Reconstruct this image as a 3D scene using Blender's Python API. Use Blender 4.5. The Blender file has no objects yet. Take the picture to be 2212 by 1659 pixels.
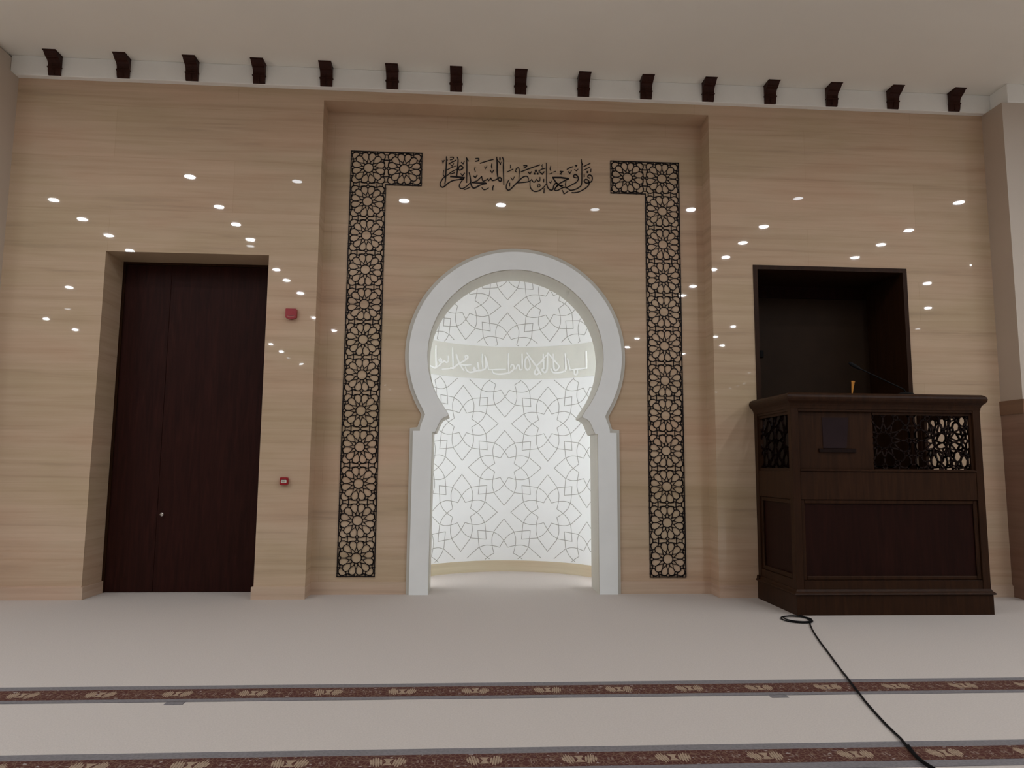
import bpy, math, random
from mathutils import Vector, Matrix
random.seed(4)
S = bpy.context.scene
COL = S.collection

# ------------------------------------------------------------------ camera
FPX, PITCH, YAW, ROLL, DIST, EYE = 1575.435, .11303, .06249, .00825, 8.85353, 1.55
PW, PH = 2212, 1659
cp, sp, cw, sw = math.cos(PITCH), math.sin(PITCH), math.cos(YAW), math.sin(YAW)
FWD = Vector((sw*cp, cw*cp, sp))
RT0 = Vector((cw, -sw, 0)); UP0 = RT0.cross(FWD)
RT = RT0*math.cos(ROLL) + UP0*math.sin(ROLL)
UP = -RT0*math.sin(ROLL) + UP0*math.cos(ROLL)
EYEP = Vector((0, -DIST, EYE))
cam_data = bpy.data.cameras.new('camera')
cam_data.sensor_fit = 'HORIZONTAL'; cam_data.sensor_width = 36
cam_data.lens = 36*FPX/PW
cam_data.clip_end = 200
cam = bpy.data.objects.new('camera', cam_data)
COL.objects.link(cam)
cam.matrix_world = Matrix(((RT.x, UP.x, -FWD.x, 0), (RT.y, UP.y, -FWD.y, -DIST), (RT.z, UP.z, -FWD.z, EYE), (0, 0, 0, 1)))
S.camera = cam

# ------------------------------------------------------------------ world, exposure, light levels
w = bpy.data.worlds.new('world'); S.world = w
w.use_nodes = True
w.node_tree.nodes['Background'].inputs[0].default_value = (0, 0, 0, 1)
S.view_settings.view_transform = 'Standard'
S.view_settings.look = 'None'
S.view_settings.exposure = 0.0
S.view_settings.gamma = 1.0
S.view_settings.use_curve_mapping = False
S.cycles.use_denoising = True
S.cycles.caustics_reflective = False
S.cycles.caustics_refractive = False
S.cycles.sample_clamp_indirect = 4.0
S.cycles.max_bounces = 8
S.cycles.diffuse_bounces = 5
LAMP = 338.0          # radiance of a downlight lens
LAMP_DIM = 14.0       # lamps that glow only faintly
STRIP = 33.0          # light strips inside the prayer niche
LAMP_COLOR = (.93, .99, 1.05)
STRIP_COLOR = (.95, 1.01, 1.05)

# ------------------------------------------------------------------ picking points on known planes
def ray(px, py): return FWD + RT*((px-PW/2)/FPX) - UP*((py-PH/2)/FPX)
def on(px, py, axis, v):
    d = ray(px, py); t = (v-EYEP[axis])/d[axis]; return EYEP + d*t
def onX(px, py, v): return on(px, py, 0, v)
def onY(px, py, v=0.0): return on(px, py, 1, v)
def onZ(px, py, v=0.0): return on(px, py, 2, v)
NX, NY, NR = .62, .75, 1.5           # axis and radius of the niche
def onCyl(px, py):
    d = ray(px, py); ox, oy = EYEP.x-NX, EYEP.y-NY
    a = d.x**2+d.y**2; b = 2*(ox*d.x+oy*d.y); c = ox*ox+oy*oy-NR*NR
    t = (-b+math.sqrt(b*b-4*a*c))/2/a; P = EYEP+d*t
    return math.atan2(P.x-NX, P.y-NY)*NR, P.z

# ------------------------------------------------------------------ mesh builder
class MB:
    def __init__(s): s.v = []; s.f = []; s.m = []
    def add(s, vs, fs, mi=0):
        o = len(s.v); s.v += [tuple(x) for x in vs]
        s.f += [tuple(i+o for i in f) for f in fs]; s.m += [mi]*len(fs); return s
    def box(s, x0, x1, y0, y1, z0, z1, mi=0):
        vs = [(x, y, z) for x in (x0, x1) for y in (y0, y1) for z in (z0, z1)]
        return s.add(vs, [(0,1,3,2),(4,6,7,5),(0,4,5,1),(2,3,7,6),(0,2,6,4),(1,5,7,3)], mi)
    def bbox(s, x0, x1, y0, y1, z0, z1, b, mi=0):
        """box with all edges chamfered by b"""
        vs = []
        for x, ix in ((x0, 1), (x1, -1)):
            for y, iy in ((y0, 1), (y1, -1)):
                for z, iz in ((z0, 1), (z1, -1)):
                    vs += [(x, y+iy*b, z+iz*b), (x+ix*b, y, z+iz*b), (x+ix*b, y+iy*b, z)]
        I = lambda a, c, d, k: ((a*2+c)*2+d)*3+k
        fs = [[I(a,0,0,0),I(a,0,1,0),I(a,1,1,0),I(a,1,0,0)] for a in (0,1)]
        fs += [[I(0,a,0,1),I(0,a,1,1),I(1,a,1,1),I(1,a,0,1)] for a in (0,1)]
        fs += [[I(0,0,a,2),I(0,1,a,2),I(1,1,a,2),I(1,0,a,2)] for a in (0,1)]
        for p in (0,1):
            for q in (0,1):
                fs.append([I(p,q,0,0),I(p,q,1,0),I(p,q,1,1),I(p,q,0,1)])
                fs.append([I(p,0,q,0),I(p,1,q,0),I(p,1,q,2),I(p,0,q,2)])
                fs.append([I(0,p,q,1),I(1,p,q,1),I(1,p,q,2),I(0,p,q,2)])
                for r in (0,1): fs.append([I(p,q,r,0),I(p,q,r,1),I(p,q,r,2)])
        return s.add(vs, fs, mi)
    def prism(s, poly, lo, hi, axis=1, mi=0):
        """poly of (a,b) pairs; axis 1: (x,z) swept along y; axis 0: (y,z) along x; axis 2: (x,y) along z"""
        def P(a, b, t): return {0: (t, a, b), 1: (a, t, b), 2: (a, b, t)}[axis]
        n = len(poly)
        vs = [P(a, b, lo) for a, b in poly]+[P(a, b, hi) for a, b in poly]
        fs = [tuple(range(n)), tuple(range(2*n-1, n-1, -1))]+[(i, (i+1) % n, (i+1) % n+n, i+n) for i in range(n)]
        return s.add(vs, fs, mi)
    def tube(s, path, r, n=8, mi=0, cap=True):
        path = [Vector(p) for p in path]; rs = r if isinstance(r, (list, tuple)) else [r]*len(path)
        vs = []; fs = []
        up = Vector((0, 0, 1))
        for i, p in enumerate(path):
            t = (path[min(i+1, len(path)-1)]-path[max(i-1, 0)]).normalized()
            a = t.cross(up if abs(t.z) < .95 else Vector((1, 0, 0))).normalized(); b = a.cross(t)
            for k in range(n):
                q = 2*math.pi*k/n; vs.append(p+(a*math.cos(q)+b*math.sin(q))*rs[i])
        for i in range(len(path)-1):
            for k in range(n):
                k2 = (k+1) % n; fs.append((i*n+k, i*n+k2, (i+1)*n+k2, (i+1)*n+k))
        if cap:
            fs.append(tuple(range(n-1, -1, -1))); fs.append(tuple((len(path)-1)*n+k for k in range(n)))
        return s.add(vs, fs, mi)
    def lathe(s, c, prof, n=24, mi=0):
        """prof of (radius, z) about a vertical axis at c"""
        vs = []; fs = []
        for r, z in prof:
            for k in range(n):
                q = 2*math.pi*k/n; vs.append((c[0]+r*math.cos(q), c[1]+r*math.sin(q), c[2]+z))
        for i in range(len(prof)-1):
            for k in range(n):
                k2 = (k+1) % n; fs.append((i*n+k, i*n+k2, (i+1)*n+k2, (i+1)*n+k))
        fs.append(tuple(range(n-1, -1, -1))); fs.append(tuple((len(prof)-1)*n+k for k in range(n)))
        return s.add(vs, fs, mi)
    def ribbon(s, pts, w, mp, th, mi=0, taper=0.0):
        """flat band along 2-D pts, mapped by mp(u,v,t) to the surface, th thick"""
        P = [Vector(p).to_2d() for p in pts]
        P = [p for i, p in enumerate(P) if i == 0 or (p-P[i-1]).length > 1e-6]
        n = len(P)
        if n < 2: return s
        L = []; R = []
        for i, p in enumerate(P):
            a = (p-P[i-1]).normalized() if i else None
            b = (P[i+1]-p).normalized() if i < n-1 else None
            if a is None: t = b
            elif b is None: t = a
            else:
                t = a+b
                t = b if t.length < .2 else t.normalized()
            nn = Vector((-t.y, t.x)); sc = 1.0
            if a is not None and b is not None: sc = min(1.6, 1/max(.5, abs(nn.dot(Vector((-b.y, b.x))))))
            h = w/2*sc
            if taper: h *= 1-taper*abs(2*i/(n-1)-1)**2
            e = 0
            if a is None: e = -w*.25
            if b is None: e = w*.25
            L.append(p+nn*h+t*e); R.append(p-nn*h+t*e)
        vs = []; fs = []
        for i in range(n):
            vs += [mp(L[i].x, L[i].y, 0), mp(R[i].x, R[i].y, 0), mp(L[i].x, L[i].y, th), mp(R[i].x, R[i].y, th)]
        for i in range(n-1):
            a, b = i*4, i*4+4
            fs += [(a+2, a+3, b+3, b+2), (a, a+2, b+2, b), (a+1, b+1, b+3, a+3)]
        fs += [(0, 1, 3, 2), (n*4-4, n*4-2, n*4-1, n*4-3)]
        return s.add(vs, fs, mi)
    def sweep(s, path, prof, mi=0):
        """sweep (out,z) profile along an open level path of (x,y); out is to the right of travel"""
        P = [Vector(p) for p in path]; n = len(P); m = len(prof); vs = []; fs = []
        for i, p in enumerate(P):
            a = (p-P[i-1]).normalized() if i else (P[1]-p).normalized()
            b = (P[i+1]-p).normalized() if i < n-1 else a
            na, nb = Vector((a.y, -a.x)), Vector((b.y, -b.x))
            nn = (na+nb); nn = nn/(nn.length_squared/2) if nn.length > .1 else na
            for o, z in prof: q = p+nn*o; vs.append((q.x, q.y, z))
        for i in range(n-1):
            for k in range(m):
                k2 = (k+1) % m; fs.append((i*m+k, (i+1)*m+k, (i+1)*m+k2, i*m+k2))
        fs += [tuple(range(m)), tuple((n-1)*m+k for k in range(m-1, -1, -1))]
        return s.add(vs, fs, mi)
    def build(s, name, mats, parent=None, smooth=False, label=None, loc=None):
        if not isinstance(mats, (list, tuple)): mats = [mats]
        me = bpy.data.meshes.new(name)
        if parent is not None: off = Vector(ORG[parent.name])
        elif loc is not None: off = Vector(loc)
        else: off = Vector((0, 0, 0))
        me.from_pydata([tuple(Vector(v)-off) for v in s.v], [], s.f)
        for m in mats: me.materials.append(m)
        me.polygons.foreach_set('material_index', s.m)
        if smooth: me.polygons.foreach_set('use_smooth', [True]*len(s.f))
        me.validate(); me.update()
        import bmesh
        bm = bmesh.new(); bm.from_mesh(me); bmesh.ops.recalc_face_normals(bm, faces=bm.faces); bm.to_mesh(me); bm.free()
        if smooth: me.set_sharp_from_angle(angle=math.radians(40))
        o = bpy.data.objects.new(name, me); COL.objects.link(o)
        if parent is not None: o.parent = parent
        else: o.location = off
        ORG[o.name] = tuple(off)
        if label: o['label'] = label
        return o
ORG = {}
def thing(name, label, cat, loc, group=None):
    o = bpy.data.objects.new(name, None); o.empty_display_size = .1
    COL.objects.link(o); o.location = loc; ORG[o.name] = tuple(loc)
    o['label'] = label; o['category'] = cat
    if group: o['group'] = group
    return o
def tag(o, label, cat, group=None):
    o['label'] = label; o['category'] = cat
    if group: o['group'] = group
    return o
def structure(o): o['kind'] = 'structure'; return o
def wallmap(y):
    return lambda u, v, t: (u, y-t, v)
def cylmap(s_, z, t):
    r = NR-t; return (NX+r*math.sin(s_/NR), NY+r*math.cos(s_/NR), z)
def smooth_path(pts, k=6):
    """Catmull-Rom through 2-D points"""
    P = [Vector(p) for p in pts]
    if len(P) < 3: return [tuple(p) for p in P]
    out = []
    for i in range(len(P)-1):
        p0 = P[max(i-1, 0)]; p1 = P[i]; p2 = P[i+1]; p3 = P[min(i+2, len(P)-1)]
        for j in range(k):
            t = j/k
            out.append(tuple(.5*((2*p1)+(p2-p0)*t+(2*p0-5*p1+4*p2-p3)*t*t+(3*p1-p0-3*p2+p3)*t**3)))
    out.append(tuple(P[-1])); return out

# ------------------------------------------------------------------ materials
def new_mat(name):
    m = bpy.data.materials.new(name); m.use_nodes = True
    nt = m.node_tree; return m, nt, nt.nodes['Principled BSDF']
def node(nt, kind, **kw):
    n = nt.nodes.new(kind)
    for k, v in kw.items():
        if k in n.inputs: n.inputs[k].default_value = v
        else: setattr(n, k, v)
    return n
def position(nt, scale):
    g = nt.nodes.new('ShaderNodeNewGeometry'); mp = nt.nodes.new('ShaderNodeMapping')
    mp.inputs['Scale'].default_value = scale
    nt.links.new(g.outputs['Position'], mp.inputs['Vector']); return mp.outputs['Vector']
def ramp(nt, fac, stops):
    r = nt.nodes.new('ShaderNodeValToRGB'); e = r.color_ramp.elements
    while len(e) < len(stops): e.new(.5)
    for el, (p, c) in zip(e, stops): el.position = p; el.color = (*c, 1)
    nt.links.new(fac, r.inputs[0]); return r.outputs[0]
def mul(nt, a, b, f=1.0):
    m = nt.nodes.new('ShaderNodeMix'); m.data_type = 'RGBA'; m.blend_type = 'MULTIPLY'; m.inputs[0].default_value = f
    nt.links.new(a, m.inputs[6]); nt.links.new(b, m.inputs[7]); return m.outputs[2]
def plain(name, col, rough=.6, var=.08, scale=(3, 3, 3), spec=.5, metal=0, bump=0, bscale=200):
    m, nt, b = new_mat(name)
    n = node(nt, 'ShaderNodeTexNoise', Scale=1.0, Detail=4.0); nt.links.new(position(nt, scale), n.inputs['Vector'])
    lo = tuple(c*(1-var) for c in col); hi = tuple(min(1, c*(1+var)) for c in col)
    nt.links.new(ramp(nt, n.outputs['Fac'], [(.3, lo), (.7, hi)]), b.inputs['Base Color'])
    b.inputs['Roughness'].default_value = rough; b.inputs['Specular IOR Level'].default_value = spec
    b.inputs['Metallic'].default_value = metal
    if bump:
        n2 = node(nt, 'ShaderNodeTexNoise', Scale=bscale, Detail=2.0); nt.links.new(position(nt, (1, 1, 1)), n2.inputs['Vector'])
        bp = node(nt, 'ShaderNodeBump', Strength=bump, Distance=.004); nt.links.new(n2.outputs['Fac'], bp.inputs['Height'])
        nt.links.new(bp.outputs['Normal'], b.inputs['Normal'])
    return m
def stone(name, base, rough, joints=True):
    m, nt, b = new_mat(name)
    c = lambda k, r=1, g=1, bb=1: (base[0]*k*r, base[1]*k*g, base[2]*k*bb)
    n1 = node(nt, 'ShaderNodeTexNoise', Scale=1.0, Detail=7.0, Roughness=.62, Distortion=.4)
    nt.links.new(position(nt, (.42, .42, 9)), n1.inputs['Vector'])
    col = ramp(nt, n1.outputs['Fac'], [(.28, c(.80)), (.42, c(.96, 1.0, .99, .97)), (.55, c(1.02)), (.72, c(1.1, 1, 1.02, 1.03))])
    n2 = node(nt, 'ShaderNodeTexNoise', Scale=1.0, Detail=3.0); nt.links.new(position(nt, (.5, .5, 1.3)), n2.inputs['Vector'])
    col = mul(nt, col, ramp(nt, n2.outputs['Fac'], [(.35, (.93, .95, .90)), (.5, (1, 1, 1)), (.65, (1.0, .94, .93))]))
    n3 = node(nt, 'ShaderNodeTexNoise', Scale=1.0, Detail=4.0, Roughness=.55, Distortion=.6); nt.links.new(position(nt, (.5, .5, 17)), n3.inputs['Vector'])
    col = mul(nt, col, ramp(nt, n3.outputs['Fac'], [(.33, (.945, .935, .925)), (.45, (1, 1, 1)), (.72, (1.03, 1.03, 1.04))]))
    if joints:
        g = nt.nodes.new('ShaderNodeNewGeometry'); sx = nt.nodes.new('ShaderNodeSeparateXYZ'); nt.links.new(g.outputs['Position'], sx.inputs[0])
        ad = node(nt, 'ShaderNodeMath', operation='ADD'); nt.links.new(sx.outputs[0], ad.inputs[0]); nt.links.new(sx.outputs[1], ad.inputs[1])
        cb = nt.nodes.new('ShaderNodeCombineXYZ'); nt.links.new(ad.outputs[0], cb.inputs[0]); nt.links.new(sx.outputs[2], cb.inputs[1])
        br = node(nt, 'ShaderNodeTexBrick', Scale=1.0); br.offset = .5
        br.inputs['Color1'].default_value = (.97, .965, .95, 1); br.inputs['Color2'].default_value = (1.03, 1.02, 1.02, 1)
        br.inputs['Mortar'].default_value = (.88, .86, .82, 1)
        br.inputs['Mortar Size'].default_value = .0028; br.inputs['Mortar Smooth'].default_value = .5
        br.inputs['Brick Width'].default_value = 2.9; br.inputs['Row Height'].default_value = .66
        nt.links.new(cb.outputs[0], br.inputs['Vector']); col = mul(nt, col, br.outputs['Color'])
    nt.links.new(col, b.inputs['Base Color'])
    b.inputs['Roughness'].default_value = rough; b.inputs['Specular IOR Level'].default_value = .5
    return m
def wood(name, col, rough=.45, spec=.4):
    m, nt, b = new_mat(name)
    n = node(nt, 'ShaderNodeTexNoise', Scale=1.0, Detail=6.0, Distortion=1.2); nt.links.new(position(nt, (22, 22, 1.6)), n.inputs['Vector'])
    nt.links.new(ramp(nt, n.outputs['Fac'], [(.3, tuple(c*.65 for c in col)), (.6, col), (.8, tuple(c*1.35 for c in col))]), b.inputs['Base Color'])
    b.inputs['Roughness'].default_value = rough; b.inputs['Specular IOR Level'].default_value = spec
    return m
def glow(name, col, strength):
    m = bpy.data.materials.new(name); m.use_nodes = True; nt = m.node_tree; nt.nodes.clear()
    e = node(nt, 'ShaderNodeEmission'); e.inputs[0].default_value = (*col, 1); e.inputs[1].default_value = strength
    o = nt.nodes.new('ShaderNodeOutputMaterial'); nt.links.new(e.outputs[0], o.inputs[0]); return m

M = {}
M['stone'] = stone('polished beige stone', (.57, .42, .295), .02)
M['stone_skirt'] = stone('beige stone skirting', (.58, .43, .32), .25, False)
M['dado'] = stone('brown stone dado', (.27, .16, .115), .25, False)
M['dado_cap'] = stone('dark brown stone cap', (.2, .105, .06), .3, False)
M['cream'] = plain('cream wall paint', (.57, .49, .415), .7, .04, (.6, .6, .6))
M['pier_side'] = plain('tan stone pier face', (.52, .42, .335), .5, .04, (.5, .5, 1.2))
M['ceiling'] = plain('white ceiling paint', (.89, .86, .79), .85, .03, (.5, .5, .5))
M['fascia'] = plain('white fascia paint', (.95, .95, .92), .7, .02)
M['carpet'] = plain('beige carpet pile', (.555, .495, .455), .95, .06, (90, 90, 90), .1, bump=.5, bscale=260)
M['carpet_grey'] = plain('grey carpet edging', (.19, .175, .18), .95, .15, (60, 60, 60), .1)
M['wood'] = wood('dark stained timber', (.033, .0128, .0052), .45, .12)
M['wood_panel'] = wood('darker timber panel', (.0185, .0048, .0030), .45, .10)
M['wood_screen'] = wood('dark carved timber screen', (.012, .0045, .003), .5, .12)
M['wood_corbel'] = wood('red brown carved timber', (.042, .0135, .0088), .45, .14)
M['door'] = wood('dark brown door veneer', (.030, .0082, .0058), .5, .10)
M['leaf_grey'] = plain('dark grey door leaf', (.030, .016, .0085), .55, .1, spec=.1)
M['bronze'] = plain('blackened bronze', (.010, .006, .0065), .5, .2, spec=.2)
M['white_gloss'] = plain('white lacquer', (.88, .89, .88), .5, .02, spec=.3)
M['rim'] = plain('pale grey beige moulding', (.56, .53, .47), .5, .03)
M['jamb'] = plain('cream lacquer', (.6, .57, .5), .45, .02)
M['plaster'] = plain('white carved plaster', (.80, .80, .79), .6, .015)
M['groove_shade'] = plain('groove shade grey', (.34, .33, .30), .7, .08)  # grey stands for the shade inside the carved grooves
M['band'] = plain('pale sage stone band', (.645, .635, .575), .55, .05, (2, 2, 2))
M['letter'] = plain('white raised lettering', (.84, .84, .82), .5, .02)
M['niche_skirt'] = stone('tan stone skirting', (.50, .425, .30), .4, False)
M['red'] = plain('red plastic', (.30, .006, .012), .3, .05)
M['red_dark'] = plain('dark red plastic', (.12, .004, .006), .35, .05)
M['red_pale'] = plain('pale red translucent lens', (.42, .10, .09), .25, .05)
M['plate'] = plain('off white plate', (.62, .62, .53), .4, .04)
M['plate_ink'] = plain('brownish red print', (.25, .07, .05), .5, .1)
M['chrome'] = plain('brushed steel', (.75, .73, .7), .25, .04, metal=1)
M['black'] = plain('black rubber', (.006, .0055, .006), .7, .1, spec=.12)
M['gold'] = plain('gold coloured metal', (.62, .27, .05), .4, .05, metal=.6)
M['board_sheet'] = plain('greyish paper', (.025, .0155, .0165), .8, .12, spec=.06)
M['trim_white'] = plain('white metal trim', (.75, .74, .72), .4, .02)
M['lamp'] = glow('lit downlight lens', LAMP_COLOR, LAMP)
M['lamp_dim'] = glow('faint downlight lens', LAMP_COLOR, LAMP_DIM)
M['strip'] = glow('lit strip', STRIP_COLOR, STRIP)
# woven border of the carpet
def border_mat():
    m, nt, b = new_mat('maroon woven carpet border')
    v = node(nt, 'ShaderNodeTexVoronoi', Scale=1.0); v.feature = 'DISTANCE_TO_EDGE'
    nt.links.new(position(nt, (34, 30, 1)), v.inputs['Vector'])
    base = ramp(nt, v.outputs['Distance'], [(.03, (.15, .085, .06)), (.09, (.085, .034, .027)), (.5, (.078, .026, .022))])
    n = node(nt, 'ShaderNodeTexNoise', Scale=1.0, Detail=2.0); nt.links.new(position(nt, (26, 60, 1)), n.inputs['Vector'])
    fl = ramp(nt, n.outputs['Fac'], [(.66, (0, 0, 0)), (.70, (1, 1, 1))])
    mx = nt.nodes.new('ShaderNodeMix'); mx.data_type = 'RGBA'
    nt.links.new(fl, mx.inputs[0]); nt.links.new(base, mx.inputs[6]); mx.inputs[7].default_value = (.40, .35, .33, 1)
    nt.links.new(mx.outputs[2], b.inputs['Base Color']); b.inputs['Roughness'].default_value = .95
    b.inputs['Specular IOR Level'].default_value = .1
    return m
M['border'] = border_mat()
M['fleck'] = plain('brown woven fleck', (.2, .135, .11), .95, .2, (50, 50, 1), .1)
M['medallion'] = plain('tan woven medallion', (.33, .24, .17), .95, .2, (50, 50, 1), .1)

# ------------------------------------------------------------------ the room
WX0, WX1 = -5.55, 6.80            # stone wall between the side piers
RX0, RX1, RTOP, RD = -1.845, 3.083, 6.115, .30      # shallow recess round the niche
DX0, DX1, DTOP, DD = -4.365, -2.435, 4.095, .48    # door opening
OX0, OX1, OTOP, OD = 3.615, 5.640, 4.13, .86    # opening behind the pulpit
FB, CH = 6.25, 6.50               # fascia underside, ceiling height
HX0, HX1, HY0 = -17.5, 18.5, -46.0

structure(MB().box(HX0, HX1, HY0, 2.9, -.15, 0).build('floor', M['carpet']))
structure(MB().box(HX0, HX1, HY0, .9, CH, CH+.15).build('ceiling', M['ceiling']))
structure(MB().box(HX0-.2, HX0, HY0, .9, 0, CH).build('wall_left', M['cream']))
structure(MB().box(HX1, HX1+.2, HY0, .9, 0, CH).build('wall_right', M['cream']))
structure(MB().box(HX0, HX1, HY0-.2, HY0, 0, CH).build('wall_back', M['cream']))
b = MB()
T = .9
b.box(WX0, DX0, 0, T, 0, FB); b.box(DX0, DX1, 0, T, DTOP, FB); b.box(DX1, RX0, 0, T, 0, FB)
b.box(RX0, RX1, 0, RD, RTOP, FB); b.box(RX1, OX0, 0, T, 0, FB); b.box(OX0, OX1, 0, T, OTOP, FB); b.box(OX1, WX1, 0, T, 0, FB)
structure(b.build('wall_front', M['stone']))
# side piers, painted in front, stone on their inner faces
def pier(name, xa, xb, stone_face, pf):
    b = MB(); b.box(xa, xb, -.37, T, 0, FB)
    b.m[stone_face] = 1
    return structure(b.build(name, [M['cream'], pf]))
pier('wall_front_left', HX0, WX0, 1, M['cream'])
pier('wall_front_right', WX1, HX1, 0, M['pier_side'])
b = MB(); b.box(WX1-.012, HX1, -.385, 0, 0, 2.25, 0); b.box(WX1-.022, HX1, -.395, 0, 2.25, 2.425, 1)
structure(b.build('trim_2', [M['dado'], M['dado_cap']]))
# fascia band under the ceiling
FY = -.08
b = MB(); b.bbox(-5.61, 6.87, FY, T, FB, CH, .006); b.bbox(6.87, HX1, -.39, T, FB, CH, .006); b.bbox(HX0, -5.61, -.39, T, FB, CH, .03, 1)
structure(b.build('trim_1', [M['fascia'], M['cream']]))

# ------------------------------------------------------------------ niche opening outlines (half profiles about x = NX)
ZC, R_IN, R_MAIN, R_RIM = 2.945, 1.118, 1.350, 1.398
def arc_half(R, xt, zt, n=40):
    """from the crown round to the waist point (xt,zt) on or near the circle"""
    a1 = math.atan2(zt-ZC, xt)
    return [(R*math.cos(t), ZC+R*math.sin(t)) for t in [math.pi/2+(a1-math.pi/2)*i/n for i in range(n+1)]]
def halves(pts):   # pixel points on the left of the frame -> (half width, z)
    out = []
    for px, py in pts:
        p = onY(px, py, .25); out.append((NX-.003-p.x, p.z))
    return out
rim_low = halves([(909.8, 895.4), (906, 908), (902, 919), (900.5, 922.5), (884.5, 924)])
main_low = halves([(917.6, 895), (912, 909), (908.3, 919), (906.8, 924), (906.4, 930.5), (891.6, 930.5)])
in_low = halves([(966.2, 892.5), (967.8, 896.5), (966.3, 898.2), (959, 901.2), (952.8, 905.2), (949, 911), (946, 917.4), (942.5, 925.5), (939.3, 932.6), (933, 934)])
rim_half = arc_half(R_RIM, *rim_low[0])[:-1]+rim_low+[(1.318, 0)]
main_half = arc_half(R_MAIN, *main_low[0])[:-1]+main_low+[(1.281, 0)]
in_half = arc_half(R_IN, *in_low[0])[:-1]+in_low+[(1.051, 0)]
def closed(h):      # right leg bottom -> crown -> left leg bottom
    r = [(NX+x, z) for x, z in reversed(h)]; l = [(NX-x, z) for x, z in h[1:]]
    return r+l
def band_poly(outer, inner): return closed(outer)+list(reversed(closed(inner)))
JY = .80
poly = [(RX0, 0), (RX0, FB), (RX1, FB), (RX1, 0)]+closed(main_half)
structure(MB().prism(poly, RD, JY).build('wall_recess', M['stone']))
# skirtings
SK, SP = .140, .022
b = MB()
b.box(WX0, DX0+SP, -SP, 0, 0, SK); b.box(DX0, DX0+SP, 0, DD, 0, SK)
b.box(DX1-SP, RX0+.004, -SP, 0, 0, SK); b.box(DX1-SP, DX1, 0, DD, 0, SK); b.box(RX0, RX0+.004, 0, RD, 0, SK)
b.box(RX1-.004, OX0, -SP, 0, 0, SK); b.box(RX1-.004, RX1, 0, RD, 0, SK); b.box(OX1, WX1-.012, -SP, 0, 0, SK)
for x0, x1 in ((WX0, DX0), (DX1, RX0), (RX1, OX0), (OX1, WX1-.012)): b.box(x0, x1, -.006, 0, SK, SK+.012)
structure(b.build('baseboard_front', M['stone_skirt']))
b = MB()
b.box(RX0+.004, NX-1.318, RD-.014, RD, 0, .152); b.box(NX+1.318, RX1-.004, RD-.014, RD, 0, .152)
structure(b.build('baseboard_recess', M['stone_skirt']))
# ------------------------------------------------------------------ niche
b = MB(); n = 72; NT = 4.75
arc = [math.pi/2*(2*i/n-1) for i in range(n+1)]
ring = [(NX+(NR)*math.sin(a), NY+.04+NR*math.cos(a)-.04) for a in arc]+[(NX+(NR+.1)*math.sin(a), NY+(NR+.1)*math.cos(a)) for a in reversed(arc)]
b.prism(ring, 0, NT, 2)
niche = structure(b.build('wall_niche', M['plaster'], smooth=True))
structure(MB().prism([(NX+(NR+.1)*math.sin(a), NY+(NR+.1)*math.cos(a)) for a in arc], NT, NT+.12, 2).build('ceiling_niche', M['plaster']))
b = MB()
r0, r1 = NR-.012, NR+.001
ring = [(NX+r1*math.sin(a), NY+r1*math.cos(a)) for a in arc]+[(NX+r0*math.sin(a), NY+r0*math.cos(a)) for a in reversed(arc)]
b.prism(ring, 0, .162, 2)
structure(b.build('baseboard_niche', M['niche_skirt'], smooth=True))
# rosette lines: grey ribbons with the carved grooves' shade put into their colour
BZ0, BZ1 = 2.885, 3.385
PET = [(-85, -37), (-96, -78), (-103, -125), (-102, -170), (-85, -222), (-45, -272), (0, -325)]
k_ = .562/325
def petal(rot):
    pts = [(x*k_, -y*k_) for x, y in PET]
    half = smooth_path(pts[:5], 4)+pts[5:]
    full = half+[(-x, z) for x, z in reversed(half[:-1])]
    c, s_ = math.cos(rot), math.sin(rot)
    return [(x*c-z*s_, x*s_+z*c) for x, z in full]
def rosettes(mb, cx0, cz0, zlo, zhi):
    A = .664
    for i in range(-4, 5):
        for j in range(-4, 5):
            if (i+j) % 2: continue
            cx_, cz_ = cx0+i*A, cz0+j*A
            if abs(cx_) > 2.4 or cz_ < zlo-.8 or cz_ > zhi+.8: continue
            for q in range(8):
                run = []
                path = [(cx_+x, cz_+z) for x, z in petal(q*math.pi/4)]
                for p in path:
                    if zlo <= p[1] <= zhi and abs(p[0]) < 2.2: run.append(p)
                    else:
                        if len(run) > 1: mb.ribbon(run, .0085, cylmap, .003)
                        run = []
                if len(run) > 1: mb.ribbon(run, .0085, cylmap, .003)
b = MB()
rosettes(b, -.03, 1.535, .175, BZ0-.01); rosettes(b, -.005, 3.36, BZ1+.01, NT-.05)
b.build('rosette_shade_lines', M['groove_shade'], niche)
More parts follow.
